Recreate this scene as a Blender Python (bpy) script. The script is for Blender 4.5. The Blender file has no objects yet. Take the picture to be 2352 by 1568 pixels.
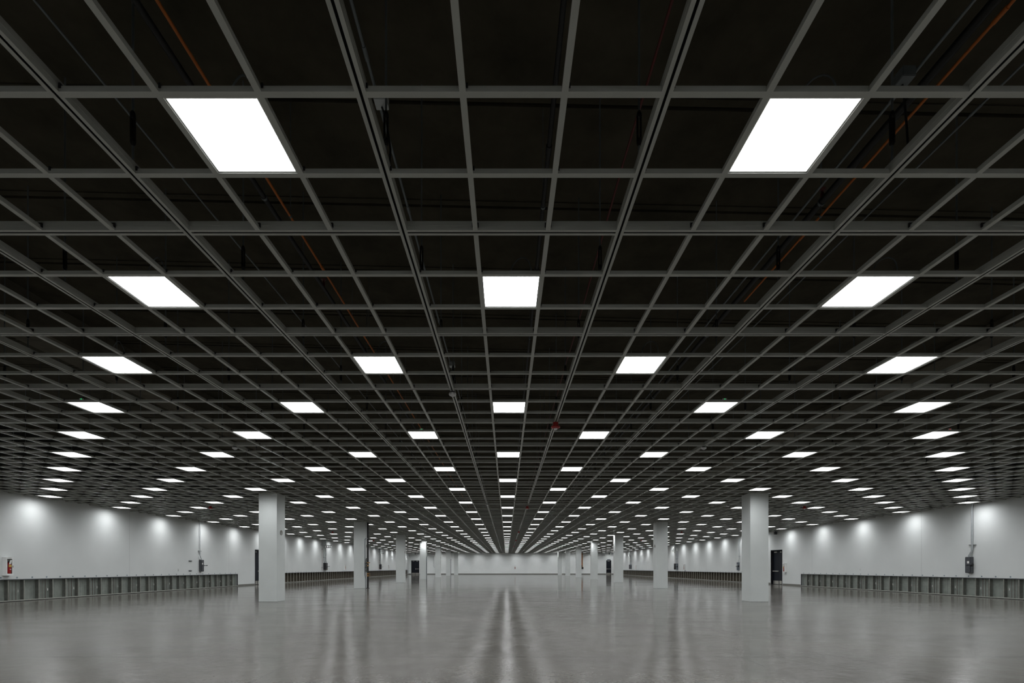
import bpy, bmesh, math, random
from mathutils import Vector, noise as mnoise
random.seed(7)
sc = bpy.context.scene
COL = sc.collection
PI = math.pi

# ---------------------------------------------------------------- camera, world, exposure
G = 0.61                      # ceiling module
F_PX = 1133.0                 # focal length in pixels of the 2352 px frame
EYE = 1.312
HC = 2.833                    # grid underside above the eye
ZG = EYE + HC                 # underside of the ceiling grid
CX = -0.071 * G               # camera x (a light column is centred on x = 0)
cam_d = bpy.data.cameras.new('camera')
cam = bpy.data.objects.new('camera', cam_d)
COL.objects.link(cam)
cam.location = (CX, 0, EYE)
cam.rotation_euler = (PI / 2, 0, 0)
cam_d.sensor_fit = 'HORIZONTAL'
cam_d.sensor_width = 36
cam_d.lens = F_PX * 36 / 2352
cam_d.shift_x = 12.5 / 2352
cam_d.shift_y = 519 / 2352
cam_d.clip_start = 0.05
cam_d.clip_end = 400
sc.camera = cam

w = bpy.data.worlds.new('world')
sc.world = w
w.use_nodes = True
w.node_tree.nodes['Background'].inputs[0].default_value = (0, 0, 0, 1)
w.node_tree.nodes['Background'].inputs[1].default_value = 0

PANEL_STRENGTH = 39.0
sc.view_settings.view_transform = 'Standard'
sc.view_settings.look = 'None'
sc.view_settings.exposure = 0.0
sc.view_settings.gamma = 1.0
sc.view_settings.use_curve_mapping = False
cy = sc.cycles
cy.max_bounces = 7
cy.diffuse_bounces = 5
cy.glossy_bounces = 3
cy.transmission_bounces = 3
cy.sample_clamp_indirect = 8.0
cy.caustics_reflective = False
cy.caustics_refractive = False

# ---------------------------------------------------------------- dimensions
XL = -19.00 + CX              # left wall face
XR = 20.90 + CX               # right wall face
YB = 96.1                     # end wall face
YF = -9.0                     # wall behind the camera
D0 = 4.848                    # first visible cross line, in modules
ZTOP = 7.0


COLW = 0.70
CD = [18.9, 30.9, 42.9, 54.9, 66.9, 78.9, 90.9]
CLX = [-9.15, -9.22, -9.27, -9.30, -9.32, -9.33, -9.34]
CRX = [9.69, 9.75, 9.80, 9.79, 9.82, 9.83, 9.85]


def slab_z(x):
    return 6.24 - 0.022 * x


# ---------------------------------------------------------------- materials
def new_mat(name):
    m = bpy.data.materials.new(name)
    m.use_nodes = True
    nt = m.node_tree
    b = nt.nodes['Principled BSDF']
    return m, nt, b


def N(nt, kind, **kw):
    n = nt.nodes.new(kind)
    for k, v in kw.items():
        setattr(n, k, v)
    return n


def L(nt, a, b):
    nt.links.new(a, b)


def coords(nt, scale=(1, 1, 1)):
    g = N(nt, 'ShaderNodeNewGeometry')
    mp = N(nt, 'ShaderNodeMapping')
    mp.inputs['Scale'].default_value = scale
    L(nt, g.outputs['Position'], mp.inputs['Vector'])
    return mp.outputs['Vector']


def simple(name, col, rough=0.5, metal=0.0, var=0.08, scale=6.0, spec=0.5, bump=0.0):
    m, nt, b = new_mat(name)
    n = N(nt, 'ShaderNodeTexNoise')
    n.inputs['Scale'].default_value = scale
    n.inputs['Detail'].default_value = 4
    L(nt, coords(nt), n.inputs['Vector'])
    r = N(nt, 'ShaderNodeMapRange')
    r.inputs['From Min'].default_value = 0.3
    r.inputs['From Max'].default_value = 0.7
    r.inputs['To Min'].default_value = 1 - var
    r.inputs['To Max'].default_value = 1 + var
    L(nt, n.outputs['Fac'], r.inputs['Value'])
    mx = N(nt, 'ShaderNodeVectorMath', operation='SCALE')
    mx.inputs[0].default_value = col
    L(nt, r.outputs['Result'], mx.inputs['Scale'])
    L(nt, mx.outputs['Vector'], b.inputs['Base Color'])
    b.inputs['Roughness'].default_value = rough
    b.inputs['Metallic'].default_value = metal
    b.inputs['Specular IOR Level'].default_value = spec
    if bump:
        bp = N(nt, 'ShaderNodeBump')
        bp.inputs['Strength'].default_value = bump
        bp.inputs['Distance'].default_value = 0.01
        L(nt, n.outputs['Fac'], bp.inputs['Height'])
        L(nt, bp.outputs['Normal'], b.inputs['Normal'])
    return m


def lines_mask(nt, comp, places, half):
    """1 on thin lines where the coordinate comp equals one of places"""
    out = None
    for p in places:
        s = N(nt, 'ShaderNodeMath', operation='SUBTRACT')
        L(nt, comp, s.inputs[0])
        s.inputs[1].default_value = p
        a = N(nt, 'ShaderNodeMath', operation='ABSOLUTE')
        L(nt, s.outputs[0], a.inputs[0])
        c = N(nt, 'ShaderNodeMath', operation='LESS_THAN')
        L(nt, a.outputs[0], c.inputs[0])
        c.inputs[1].default_value = half
        if out is None:
            out = c.outputs[0]
        else:
            mx = N(nt, 'ShaderNodeMath', operation='MAXIMUM')
            L(nt, out, mx.inputs[0])
            L(nt, c.outputs[0], mx.inputs[1])
            out = mx.outputs[0]
    return out


def floor_material():
    m, nt, b = new_mat('polished_concrete')
    v = coords(nt)
    big = N(nt, 'ShaderNodeTexNoise')
    big.inputs['Scale'].default_value = 0.55
    big.inputs['Detail'].default_value = 6
    big.inputs['Roughness'].default_value = 0.62
    L(nt, v, big.inputs['Vector'])
    fine = N(nt, 'ShaderNodeTexNoise')
    fine.inputs['Scale'].default_value = 22
    fine.inputs['Detail'].default_value = 5
    L(nt, v, fine.inputs['Vector'])
    r1 = N(nt, 'ShaderNodeValToRGB')
    r1.color_ramp.elements[0].position = 0.32
    r1.color_ramp.elements[0].color = (0.085, 0.081, 0.071, 1)
    r1.color_ramp.elements[1].position = 0.70
    r1.color_ramp.elements[1].color = (0.122, 0.117, 0.103, 1)
    L(nt, big.outputs['Fac'], r1.inputs['Fac'])
    fr = N(nt, 'ShaderNodeMapRange')
    fr.inputs['From Min'].default_value = 0.3
    fr.inputs['From Max'].default_value = 0.7
    fr.inputs['To Min'].default_value = 0.93
    fr.inputs['To Max'].default_value = 1.07
    L(nt, fine.outputs['Fac'], fr.inputs['Value'])
    sc_ = N(nt, 'ShaderNodeVectorMath', operation='SCALE')
    L(nt, r1.outputs['Color'], sc_.inputs[0])
    L(nt, fr.outputs['Result'], sc_.inputs['Scale'])
    # saw-cut joints
    sx = N(nt, 'ShaderNodeSeparateXYZ')
    L(nt, v, sx.inputs[0])
    jx = lines_mask(nt, sx.outputs['X'], [-15.2, -9.05, -2.98, 3.38, 9.55, 15.6], 0.008)
    jy = lines_mask(nt, sx.outputs['Y'], [7.25, 9.53, 11.9, 18.6, 24.7, 30.8, 36.9, 43.0, 49.1, 55.2, 61.3, 67.4], 0.016)
    jm = N(nt, 'ShaderNodeMath', operation='MAXIMUM')
    L(nt, jx, jm.inputs[0])
    L(nt, jy, jm.inputs[1])
    mix = N(nt, 'ShaderNodeMix', data_type='RGBA')
    L(nt, jm.outputs[0], mix.inputs['Factor'])
    L(nt, sc_.outputs['Vector'], mix.inputs['A'])
    mix.inputs['B'].default_value = (0.03, 0.03, 0.026, 1)
    L(nt, mix.outputs['Result'], b.inputs['Base Color'])
    rr = N(nt, 'ShaderNodeMapRange')
    rr.inputs['From Min'].default_value = 0.3
    rr.inputs['From Max'].default_value = 0.7
    rr.inputs['To Min'].default_value = 0.26
    rr.inputs['To Max'].default_value = 0.36
    pol = N(nt, 'ShaderNodeTexNoise')
    pol.inputs['Scale'].default_value = 0.8
    pol.inputs['Detail'].default_value = 5
    L(nt, coords(nt, (0.5, 1.3, 1)), pol.inputs['Vector'])
    L(nt, pol.outputs['Fac'], rr.inputs['Value'])
    L(nt, rr.outputs['Result'], b.inputs['Roughness'])
    b.inputs['Specular IOR Level'].default_value = 0.0
    b.inputs['Coat Weight'].default_value = 1.0
    b.inputs['Coat IOR'].default_value = 1.25
    b.inputs['Coat Roughness'].default_value = 0.125
    # the sealer is duller at this end of the hall and better polished farther in
    pr = N(nt, 'ShaderNodeMapRange', interpolation_type='SMOOTHSTEP')
    pr.inputs['From Min'].default_value = 4.0
    pr.inputs['From Max'].default_value = 42.0
    pr.inputs['To Min'].default_value = 0.195
    pr.inputs['To Max'].default_value = 0.07
    L(nt, sx.outputs['Y'], pr.inputs['Value'])
    pn = N(nt, 'ShaderNodeMapRange')
    pn.inputs['From Min'].default_value = 0.3
    pn.inputs['From Max'].default_value = 0.7
    pn.inputs['To Min'].default_value = 0.85
    pn.inputs['To Max'].default_value = 1.15
    L(nt, pol.outputs['Fac'], pn.inputs['Value'])
    pm = N(nt, 'ShaderNodeMath', operation='MULTIPLY')
    L(nt, pr.outputs['Result'], pm.inputs[0])
    L(nt, pn.outputs['Result'], pm.inputs[1])
    L(nt, pm.outputs[0], b.inputs['Coat Roughness'])
    # trowel texture
    wv = N(nt, 'ShaderNodeTexNoise')
    wv.inputs['Scale'].default_value = 1.3
    wv.inputs['Detail'].default_value = 5
    wv.inputs['Roughness'].default_value = 0.55
    L(nt, v, wv.inputs['Vector'])
    bp = N(nt, 'ShaderNodeBump')
    bp.inputs['Strength'].default_value = 1.0
    bp.inputs['Distance'].default_value = 0.009
    L(nt, wv.outputs['Fac'], bp.inputs['Height'])
    L(nt, bp.outputs['Normal'], b.inputs['Coat Normal'])
    return m


def wall_material(name='white_painted_wall', tint=1.0):
    """white paint up to the ceiling grid, bare dark block above it, vertical control joints"""
    m, nt, b = new_mat(name)
    v = coords(nt)
    n = N(nt, 'ShaderNodeTexNoise')
    n.inputs['Scale'].default_value = 0.9
    n.inputs['Detail'].default_value = 5
    L(nt, v, n.inputs['Vector'])
    r = N(nt, 'ShaderNodeValToRGB')
    r.color_ramp.elements[0].position = 0.3
    r.color_ramp.elements[0].color = (0.66 * tint, 0.685 * tint, 0.68 * tint, 1)
    r.color_ramp.elements[1].position = 0.7
    r.color_ramp.elements[1].color = (0.70 * tint, 0.725 * tint, 0.72 * tint, 1)
    L(nt, n.outputs['Fac'], r.inputs['Fac'])
    s = N(nt, 'ShaderNodeSeparateXYZ')
    L(nt, v, s.inputs[0])
    up = N(nt, 'ShaderNodeMath', operation='GREATER_THAN')
    L(nt, s.outputs['Z'], up.inputs[0])
    up.inputs[1].default_value = ZG + 0.05
    mix = N(nt, 'ShaderNodeMix', data_type='RGBA')
    L(nt, up.outputs[0], mix.inputs['Factor'])
    L(nt, r.outputs['Color'], mix.inputs['A'])
    mix.inputs['B'].default_value = (0.03, 0.03, 0.027, 1)
    j = lines_mask(nt, s.outputs['Y'], [15.9, 24.85, 33.75, 42.7, 51.6, 60.5, 69.4, 78.3, 87.2], 0.012)
    mix2 = N(nt, 'ShaderNodeMix', data_type='RGBA')
    sc_ = N(nt, 'ShaderNodeMath', operation='MULTIPLY')
    L(nt, j, sc_.inputs[0])
    sc_.inputs[1].default_value = 0.35
    L(nt, sc_.outputs[0], mix2.inputs['Factor'])
    L(nt, mix.outputs['Result'], mix2.inputs['A'])
    mix2.inputs['B'].default_value = (0.25, 0.25, 0.25, 1)
    L(nt, mix2.outputs['Result'], b.inputs['Base Color'])
    b.inputs['Roughness'].default_value = 0.55
    b.inputs['Specular IOR Level'].default_value = 0.3
    return m


def slab_material():
    m, nt, b = new_mat('dark_precast_concrete')
    v = coords(nt)
    n = N(nt, 'ShaderNodeTexNoise')
    n.inputs['Scale'].default_value = 1.7
    n.inputs['Detail'].default_value = 7
    n.inputs['Roughness'].default_value = 0.65
    L(nt, v, n.inputs['Vector'])
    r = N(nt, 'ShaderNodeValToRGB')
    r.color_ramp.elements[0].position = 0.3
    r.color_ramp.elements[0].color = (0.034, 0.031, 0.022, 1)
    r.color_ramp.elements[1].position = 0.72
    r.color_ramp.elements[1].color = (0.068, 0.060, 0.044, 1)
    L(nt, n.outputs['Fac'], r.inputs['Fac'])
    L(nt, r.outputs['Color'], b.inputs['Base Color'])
    b.inputs['Roughness'].default_value = 0.9
    b.inputs['Specular IOR Level'].default_value = 0.1
    return m


def emitter(name, col, strength):
    m, nt, b = new_mat(name)
    e = N(nt, 'ShaderNodeEmission')
    e.inputs['Color'].default_value = (*col, 1)
    e.inputs['Strength'].default_value = strength
    L(nt, e.outputs[0], nt.nodes['Material Output'].inputs['Surface'])
    nt.nodes.remove(b)
    return m


def luminaire(name, col, strength):
    """edge-lit LED panel: luminance falls off away from straight down, as the fitting's optics do"""
    m, nt, b = new_mat(name)
    g = N(nt, 'ShaderNodeNewGeometry')
    d = N(nt, 'ShaderNodeVectorMath', operation='DOT_PRODUCT')
    L(nt, g.outputs['Normal'], d.inputs[0])
    L(nt, g.outputs['Incoming'], d.inputs[1])
    a = N(nt, 'ShaderNodeMath', operation='ABSOLUTE')
    L(nt, d.outputs['Value'], a.inputs[0])
    p = N(nt, 'ShaderNodeMath', operation='POWER')
    L(nt, a.outputs[0], p.inputs[0])
    p.inputs[1].default_value = 1.0
    q = N(nt, 'ShaderNodeMath', operation='MULTIPLY_ADD')
    L(nt, p.outputs[0], q.inputs[0])
    q.inputs[1].default_value = 0.972 * strength
    q.inputs[2].default_value = 0.028 * strength
    e = N(nt, 'ShaderNodeEmission')
    e.inputs['Color'].default_value = (*col, 1)
    L(nt, q.outputs[0], e.inputs['Strength'])
    L(nt, e.outputs[0], nt.nodes['Material Output'].inputs['Surface'])
    nt.nodes.remove(b)
    return m


M = {
    'floor': floor_material(),
    'wall': wall_material(),
    'walllifted': wall_material('brightened_end_wall', 1.19),  # side-wall paint lightened, so the end wall's brighter light is in its colour
    'slab': slab_material(),
    'beam': simple('beam_concrete', (0.11, 0.10, 0.08), 0.9, var=0.25, scale=2.5, spec=0.1),
    'grid': simple('grid_aluminium', (0.40, 0.41, 0.385), 0.22, 0.0, 0.04, 3.0, 0.6),
    'panel': luminaire('light_panel', (0.97, 0.985, 1.0), PANEL_STRENGTH),
    'rim': simple('panel_rim', (0.55, 0.55, 0.53), 0.35, 0.6, 0.03),
    'housing': simple('panel_housing', (0.10, 0.10, 0.10), 0.6, 0.2, 0.05),
    'column': simple('column_paint', (0.60, 0.63, 0.62), 0.6, 0, 0.03, 1.5, 0.3),
    'grille': simple('round_grille_grey', (0.26, 0.26, 0.24), 0.5, 0.3, 0.1, 40),
    'base': simple('grey_vinyl_base', (0.17, 0.17, 0.15), 0.5, 0, 0.05),
    'black': simple('black_paint_and_slot_shade', (0.012, 0.012, 0.014), 0.45, 0, 0.1),
    'blackpipe': simple('black_steel_pipe', (0.010, 0.010, 0.010), 0.5, 0.2, 0.15),
    'door': simple('navy_black_door', (0.007, 0.009, 0.015), 0.5, 0, 0.08, 6.0, 0.25),
    'doorframe': simple('door_frame_dark', (0.010, 0.010, 0.013), 0.5, 0, 0.05, 6.0, 0.25),
    'steel': simple('brushed_steel', (0.55, 0.54, 0.50), 0.35, 0.8, 0.06, 30),
    'galv': simple('galvanised_steel', (0.42, 0.45, 0.45), 0.4, 0.6, 0.12, 14),
    'conduit': simple('grey_conduit', (0.46, 0.49, 0.50), 0.4, 0.4, 0.08, 10),
    'dimconduit': simple('dull_grey_conduit', (0.16, 0.18, 0.19), 0.45, 0.3, 0.1, 10),
    'boxgrey': simple('charcoal_enclosure', (0.070, 0.075, 0.083), 0.45, 0.1, 0.06),
    'boxblue': simple('slate_enclosure', (0.13, 0.15, 0.17), 0.45, 0.1, 0.06),
    'white': simple('white_enamel', (0.78, 0.79, 0.78), 0.4, 0, 0.02),
    'paper': simple('paper_tag', (0.75, 0.75, 0.72), 0.7, 0, 0.04),
    'yellow': simple('yellow_label', (0.55, 0.42, 0.10), 0.6, 0, 0.1),
    'red': simple('red_enamel', (0.36, 0.02, 0.018), 0.35, 0, 0.08),
    'darkred': simple('dark_red_conduit', (0.085, 0.006, 0.005), 0.5, 0, 0.1),
    'orange': simple('orange_pipe', (0.46, 0.125, 0.013), 0.5, 0, 0.12, 8),
    'brass': simple('brass_valve', (0.34, 0.18, 0.06), 0.35, 0.6, 0.15, 20),
    'sensor': simple('sensor_white', (0.62, 0.62, 0.64), 0.45, 0, 0.02),
    'lens': simple('strobe_lens', (0.75, 0.75, 0.75), 0.15, 0, 0.02),
    'backing': simple('green_grey_backing', (0.50, 0.55, 0.50), 0.6, 0.1, 0.14, 5),
    'stud': simple('stud_web_brown_grey_shaded', (0.20, 0.20, 0.175), 0.6, 0.1, 0.2, 7),  # web darker than the flange: shade inside the recess put into the colour
    'flange': simple('stud_flange', (0.55, 0.56, 0.50), 0.5, 0.3, 0.12, 9),
    'brownback': simple('dark_brown_backing', (0.12, 0.105, 0.08), 0.7, 0.0, 0.2, 5),
    'maroon': simple('maroon_rod', (0.12, 0.035, 0.028), 0.5, 0.1, 0.1, 10),
    'wire': simple('mesh_wire', (0.12, 0.13, 0.12), 0.5, 0.3, 0.1, 9),
    'bluebolt': simple('blue_grey_washer', (0.24, 0.30, 0.34), 0.5, 0.1, 0.1, 20),
    'rod': simple('hanger_rod_steel', (0.15, 0.17, 0.18), 0.45, 0.4, 0.1, 20),
    'green_led': emitter('green_led', (0.02, 1.0, 0.25), 1.2),
    'red_led': emitter('red_led', (1.0, 0.03, 0.05), 1.0),
}
M['panel'].cycles.emission_sampling = 'FRONT'
for k in ('green_led', 'red_led'):
    M[k].cycles.emission_sampling = 'NONE'


# ---------------------------------------------------------------- mesh builder
class MB:
    def __init__(self):
        self.v, self.f, self.mi, self.sm = [], [], [], []

    def add(self, verts, faces, mi=0, smooth=False):
        o = len(self.v)
        self.v += [tuple(p) for p in verts]
        for f in faces:
            self.f.append([o + i for i in f])
            self.mi.append(mi)
            self.sm.append(smooth)

    def box(self, x0, x1, y0, y1, z0, z1, mi=0):
        if x0 > x1: x0, x1 = x1, x0
        if y0 > y1: y0, y1 = y1, y0
        if z0 > z1: z0, z1 = z1, z0
        v = [(x0, y0, z0), (x1, y0, z0), (x1, y1, z0), (x0, y1, z0), (x0, y0, z1), (x1, y0, z1), (x1, y1, z1), (x0, y1, z1)]
        self.add(v, [(0, 3, 2, 1), (4, 5, 6, 7), (0, 1, 5, 4), (1, 2, 6, 5), (2, 3, 7, 6), (3, 0, 4, 7)], mi)

    def bbox(self, x0, x1, y0, y1, z0, z1, r=0.006, mi=0):
        """box with chamfered edges"""
        if x0 > x1: x0, x1 = x1, x0
        if y0 > y1: y0, y1 = y1, y0
        bm = bmesh.new()
        vs = [bm.verts.new(p) for p in [(x0, y0, z0), (x1, y0, z0), (x1, y1, z0), (x0, y1, z0), (x0, y0, z1), (x1, y0, z1), (x1, y1, z1), (x0, y1, z1)]]
        for f in [(0, 3, 2, 1), (4, 5, 6, 7), (0, 1, 5, 4), (1, 2, 6, 5), (2, 3, 7, 6), (3, 0, 4, 7)]:
            bm.faces.new([vs[i] for i in f])
        bmesh.ops.bevel(bm, geom=bm.edges[:], offset=r, segments=2, affect='EDGES')
        bm.verts.index_update()
        self.add([v.co[:] for v in bm.verts], [[v.index for v in f.verts] for f in bm.faces], mi)
        bm.free()

    def prism(self, poly, axis, a, b, mi=0, smooth=False, inner=()):
        """poly: closed 2D outline; axis 'y': poly in (x,z) run from y=a to y=b; 'x': poly in (y,z); 'z': poly in (x,y)"""
        def P(p, t):
            return {'y': (p[0], t, p[1]), 'x': (t, p[0], p[1]), 'z': (p[0], p[1], t)}[axis]
        n = len(poly)
        v = [P(p, a) for p in poly] + [P(p, b) for p in poly]
        f = [(i, (i + 1) % n, n + (i + 1) % n, n + i) for i in range(n)]
        self.add(v, f, mi, smooth)
        for k in inner:                       # edges of the outline that take the second material
            self.mi[len(self.mi) - n + k] = 1
        self.add([P(p, a) for p in poly], [list(range(n))[::-1]], mi)
        self.add([P(p, b) for p in poly], [list(range(n))], mi)

    def tube(self, pts, r, n=10, mi=0, caps=True):
        pts = [Vector(p) for p in pts]
        rings = []
        up = None
        for i, p in enumerate(pts):
            if i == 0: d = pts[1] - p
            elif i == len(pts) - 1: d = p - pts[i - 1]
            else: d = (pts[i + 1] - p).normalized() + (p - pts[i - 1]).normalized()
            d.normalize()
            if up is None:
                up = Vector((0, 0, 1)) if abs(d.z) < 0.9 else Vector((1, 0, 0))
            a = d.cross(up).normalized()
            up = a.cross(d).normalized()
            rr = r[i] if isinstance(r, (list, tuple)) else r
            rings.append([p + a * math.cos(2 * PI * k / n) * rr + up * math.sin(2 * PI * k / n) * rr for k in range(n)])
        o = []
        for R_ in rings: o += R_
        f = []
        for i in range(len(rings) - 1):
            for k in range(n):
                f.append((i * n + k, i * n + (k + 1) % n, (i + 1) * n + (k + 1) % n, (i + 1) * n + k))
        self.add(o, f, mi, True)
        if caps:
            self.add(rings[0], [list(range(n))], mi)
            self.add(rings[-1], [list(range(n))[::-1]], mi)

    def lathe(self, prof, c, n=20, mi=0, axis='z', smooth=True):
        """prof: (radius, height) pairs turned about an axis through c"""
        v, f = [], []
        for (r, h) in prof:
            for k in range(n):
                a = 2 * PI * k / n
                p = (r * math.cos(a), r * math.sin(a), h)
                if axis == 'x': p = (h, r * math.cos(a), r * math.sin(a))
                if axis == 'y': p = (r * math.cos(a), h, r * math.sin(a))
                v.append((c[0] + p[0], c[1] + p[1], c[2] + p[2]))
        for i in range(len(prof) - 1):
            for k in range(n):
                f.append((i * n + k, i * n + (k + 1) % n, (i + 1) * n + (k + 1) % n, (i + 1) * n + k))
        self.add(v, f, mi, smooth)
        self.add(v[:n], [list(range(n))], mi)
        self.add(v[-n:], [list(range(n))], mi)

    def mesh(self, name, mats):
        me = bpy.data.meshes.new(name)
        me.from_pydata(self.v, [], self.f)
        for m in (mats if isinstance(mats, (list, tuple)) else [mats]):
            me.materials.append(M[m])
        me.polygons.foreach_set('material_index', self.mi)
        me.polygons.foreach_set('use_smooth', self.sm)
        me.update()
        return me

    def build(self, name, mats, parent=None, loc=(0, 0, 0), fix=True):
        me = self.mesh(name, mats)
        if fix and len(me.polygons) < 60000:
            bm = bmesh.new()
            bm.from_mesh(me)
            bmesh.ops.recalc_face_normals(bm, faces=bm.faces)
            bm.to_mesh(me)
            bm.free()
        return link(name, me, parent, loc)


def link(name, me, parent=None, loc=(0, 0, 0)):
    o = bpy.data.objects.new(name, me)
    COL.objects.link(o)
    o.location = loc
    if parent is not None:
        o.parent = parent
    return o


def tag(o, label=None, cat=None, group=None, kind=None):
    if label: o['label'] = label
    if cat: o['category'] = cat
    if group: o['group'] = group
    if kind: o['kind'] = kind
    return o


def empty(name, loc=(0, 0, 0)):
    o = bpy.data.objects.new(name, None)
    COL.objects.link(o)
    o.location = loc
    o.empty_display_size = 0.2
    return o


ORD = ['zeroth', 'first', 'second', 'third', 'fourth', 'fifth', 'sixth', 'seventh', 'eighth', 'ninth', 'tenth', 'eleventh', 'twelfth', 'thirteenth', 'fourteenth', 'fifteenth', 'sixteenth', 'seventeenth', 'eighteenth', 'nineteenth', 'twentieth']
_T = {20: 'twenty', 30: 'thirty', 40: 'forty', 50: 'fifty'}


def ordinal(n):
    if n <= 20: return ORD[n]
    t = n // 10 * 10
    return _T[t][:-1] + 'ieth' if n == t else _T[t] + '-' + ORD[n - t]


# ---------------------------------------------------------------- shell
# the ground slab is not dead flat: millimetre waves over a metre or three, as power-floated concrete has
mb = MB()
fx0, fx1, fy0, fy1 = XL - 0.6, XR + 0.6, YF - 0.2, YB + 0.6
STEP = 0.3
nx, ny = int((fx1 - fx0) / STEP), int((fy1 - fy0) / STEP)
fv, ff = [], []
for j in range(ny + 1):
    for i in range(nx + 1):
        px_, py_ = fx0 + (fx1 - fx0) * i / nx, fy0 + (fy1 - fy0) * j / ny
        hgt = 0.0050 * mnoise.noise(Vector((px_ * 0.22, py_ * 0.38, 3.1))) + 0.0016 * mnoise.noise(Vector((px_ * 0.8, py_ * 1.1, 9.7)))
        fv.append((px_, py_, hgt - 0.0015))
for j in range(ny):
    for i in range(nx):
        a = j * (nx + 1) + i
        ff.append((a, a + 1, a + nx + 2, a + nx + 1))
mb.add(fv, ff, 0, True)
mb.add([(fx0, fy0, -0.02), (fx1, fy0, -0.02), (fx1, fy1, -0.02), (fx0, fy1, -0.02)], [(0, 3, 2, 1)])
tag(mb.build('floor', 'floor', fix=False), kind='structure')

# openings in the long walls: (y0, y1, z0, z1, depth)
GRILLE_H = 0.862
KD = {-1: 1.0106, 1: 1.0146}
GR1 = {sd: (17.42 * k, 34.5 * k) for sd, k in KD.items()}
GR2 = {sd: (40.0 * k, 93.7 * k) for sd, k in KD.items()}
DOOR = {sd: (36.85 * k, 38.45 * k, 2.68) for sd, k in KD.items()}


def long_wall(name, side):
    X = XL if side < 0 else XR
    out = X + side * 0.45
    rec = X + side * 0.20
    m = MB()
    op = [(*GR1[side], GRILLE_H), DOOR[side], (*GR2[side], GRILLE_H)]
    y = YF - 0.2
    for (a, b, h) in op:
        m.box(X, out, y, a, 0, ZTOP)
        m.box(X, out, a, b, h, ZTOP)
        m.box(rec, out, a, b, 0, h)
        y = b
    m.box(X, out, y, YB + 0.2, 0, ZTOP)
    return tag(m.build(name, 'wall', fix=False), kind='structure')


long_wall('wall_left', -1)
long_wall('wall_right', 1)
# end wall with two door recesses
BD1 = (-18.56 + CX, -17.00 + CX, 2.70)
BD2 = (19.42 + CX, 20.38 + CX, 2.72)
m = MB()
x = XL
for (a, b, h) in (BD1, BD2):
    m.box(x, a, YB, YB + 0.4, 0, ZTOP)
    m.box(a, b, YB, YB + 0.4, h, ZTOP)
    m.box(a, b, YB + 0.12, YB + 0.4, 0, h)
    x = b
m.box(x, XR, YB, YB + 0.4, 0, ZTOP)
tag(m.build('wall_back', 'walllifted', fix=False), kind='structure')
m = MB()
m.box(XL, XR, YF - 0.3, YF, 0, ZTOP)
tag(m.build('wall_front', 'wall', fix=False), kind='structure')

# structural deck: precast planks laid across the hall, 1.5 m wide, gently sloped
m = MB()
y = 5.235 - 1.5 * 10
xa, xb = XL - 0.4, XR + 0.4
while y < YB + 1:
    y2 = y + 1.5
    g = 0.018
    for (u0, u1, dz) in ((y + g, y + 0.16, 0.022), (y + 0.16, y2 - 0.10, 0.0), (y2 - 0.10, y2 - g, 0.014)):
        v = []
        for yy in (u0, u1):
            for xx in (xa, xb):
                v.append((xx, yy, slab_z(xx) - dz))
        for yy in (u0, u1):
            for xx in (xa, xb):
                v.append((xx, yy, slab_z(xx) + 0.3))
        m.add(v, [(0, 1, 3, 2), (4, 6, 7, 5), (0, 4, 5, 1), (2, 3, 7, 6), (0, 2, 6, 4), (1, 5, 7, 3)])
    y = y2
m.add([(xa, YF - 1, slab_z(xa) + 0.12), (xb, YF - 1, slab_z(xb) + 0.12), (xb, YB + 1, slab_z(xb) + 0.12), (xa, YB + 1, slab_z(xa) + 0.12)], [(0, 3, 2, 1)])
tag(m.build('ceiling', 'slab'), kind='structure')

# baseboards
for side, nm in ((-1, 'baseboard_left'), (1, 'baseboard_right')):
    X = XL if side < 0 else XR
    m = MB()
    for (a, b) in ((YF, GR1[side][0]), (GR1[side][1] + .04, DOOR[side][0] - 0.06), (DOOR[side][1] + 0.06, GR2[side][0] - .04), (GR2[side][1] + .04, YB)):
        m.box(X, X - side * 0.012, a, b, 0, 0.11)
    tag(m.build(nm, 'base'), kind='structure')
m = MB()
for (a, b) in ((XL, BD1[0] - 0.06), (BD1[1] + 0.06, BD2[0] - 0.06), (BD2[1] + 0.06, XR)):
    m.box(a, b, YB - 0.012, YB, 0, 0.15)
tag(m.build('baseboard_back', 'base'), kind='structure')

# ---------------------------------------------------------------- ceiling grid
MIN_W, MIN_H = 0.040, 0.038
MAJ_W, MAJ_H, SLOT = 0.068, 0.076, 0.018
k0 = math.ceil(XL / G - 0.5)
k1 = math.floor(XR / G - 0.5)
xlines = [(k + 0.5, (k - 1) % 3 == 0) for k in range(k0, k1 + 1)]
n0 = math.ceil((YF) / G - D0)
n1 = math.floor(YB / G - D0 - 0.2)
ylines = [((D0 + n) * G, n % 3 == 2, n) for n in range(n0, n1 + 1)]
XMAJ = [k * G for k, mj in xlines if mj]
XMIN = [k * G for k, mj in xlines if not mj]
YMAJ = [yy for yy, mj, n in ylines if mj]


def channel(c, z=ZG):
    """slotted box section, opening down"""
    h, t, s = MAJ_W / 2, 0.004, SLOT / 2
    return [(c - h, z), (c - s, z), (c - s, z + t), (c - h + t, z + t), (c - h + t, z + MAJ_H - t), (c + h - t, z + MAJ_H - t),
            (c + h - t, z + t), (c + s, z + t), (c + s, z), (c + h, z),
            (c + h, z + 0.034), (c + h - 0.003, z + 0.036), (c + h, z + 0.038),
            (c + h, z + MAJ_H), (c - h, z + MAJ_H), (c - h, z + 0.038), (c - h + 0.003, z + 0.036), (c - h, z + 0.034)]


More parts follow.
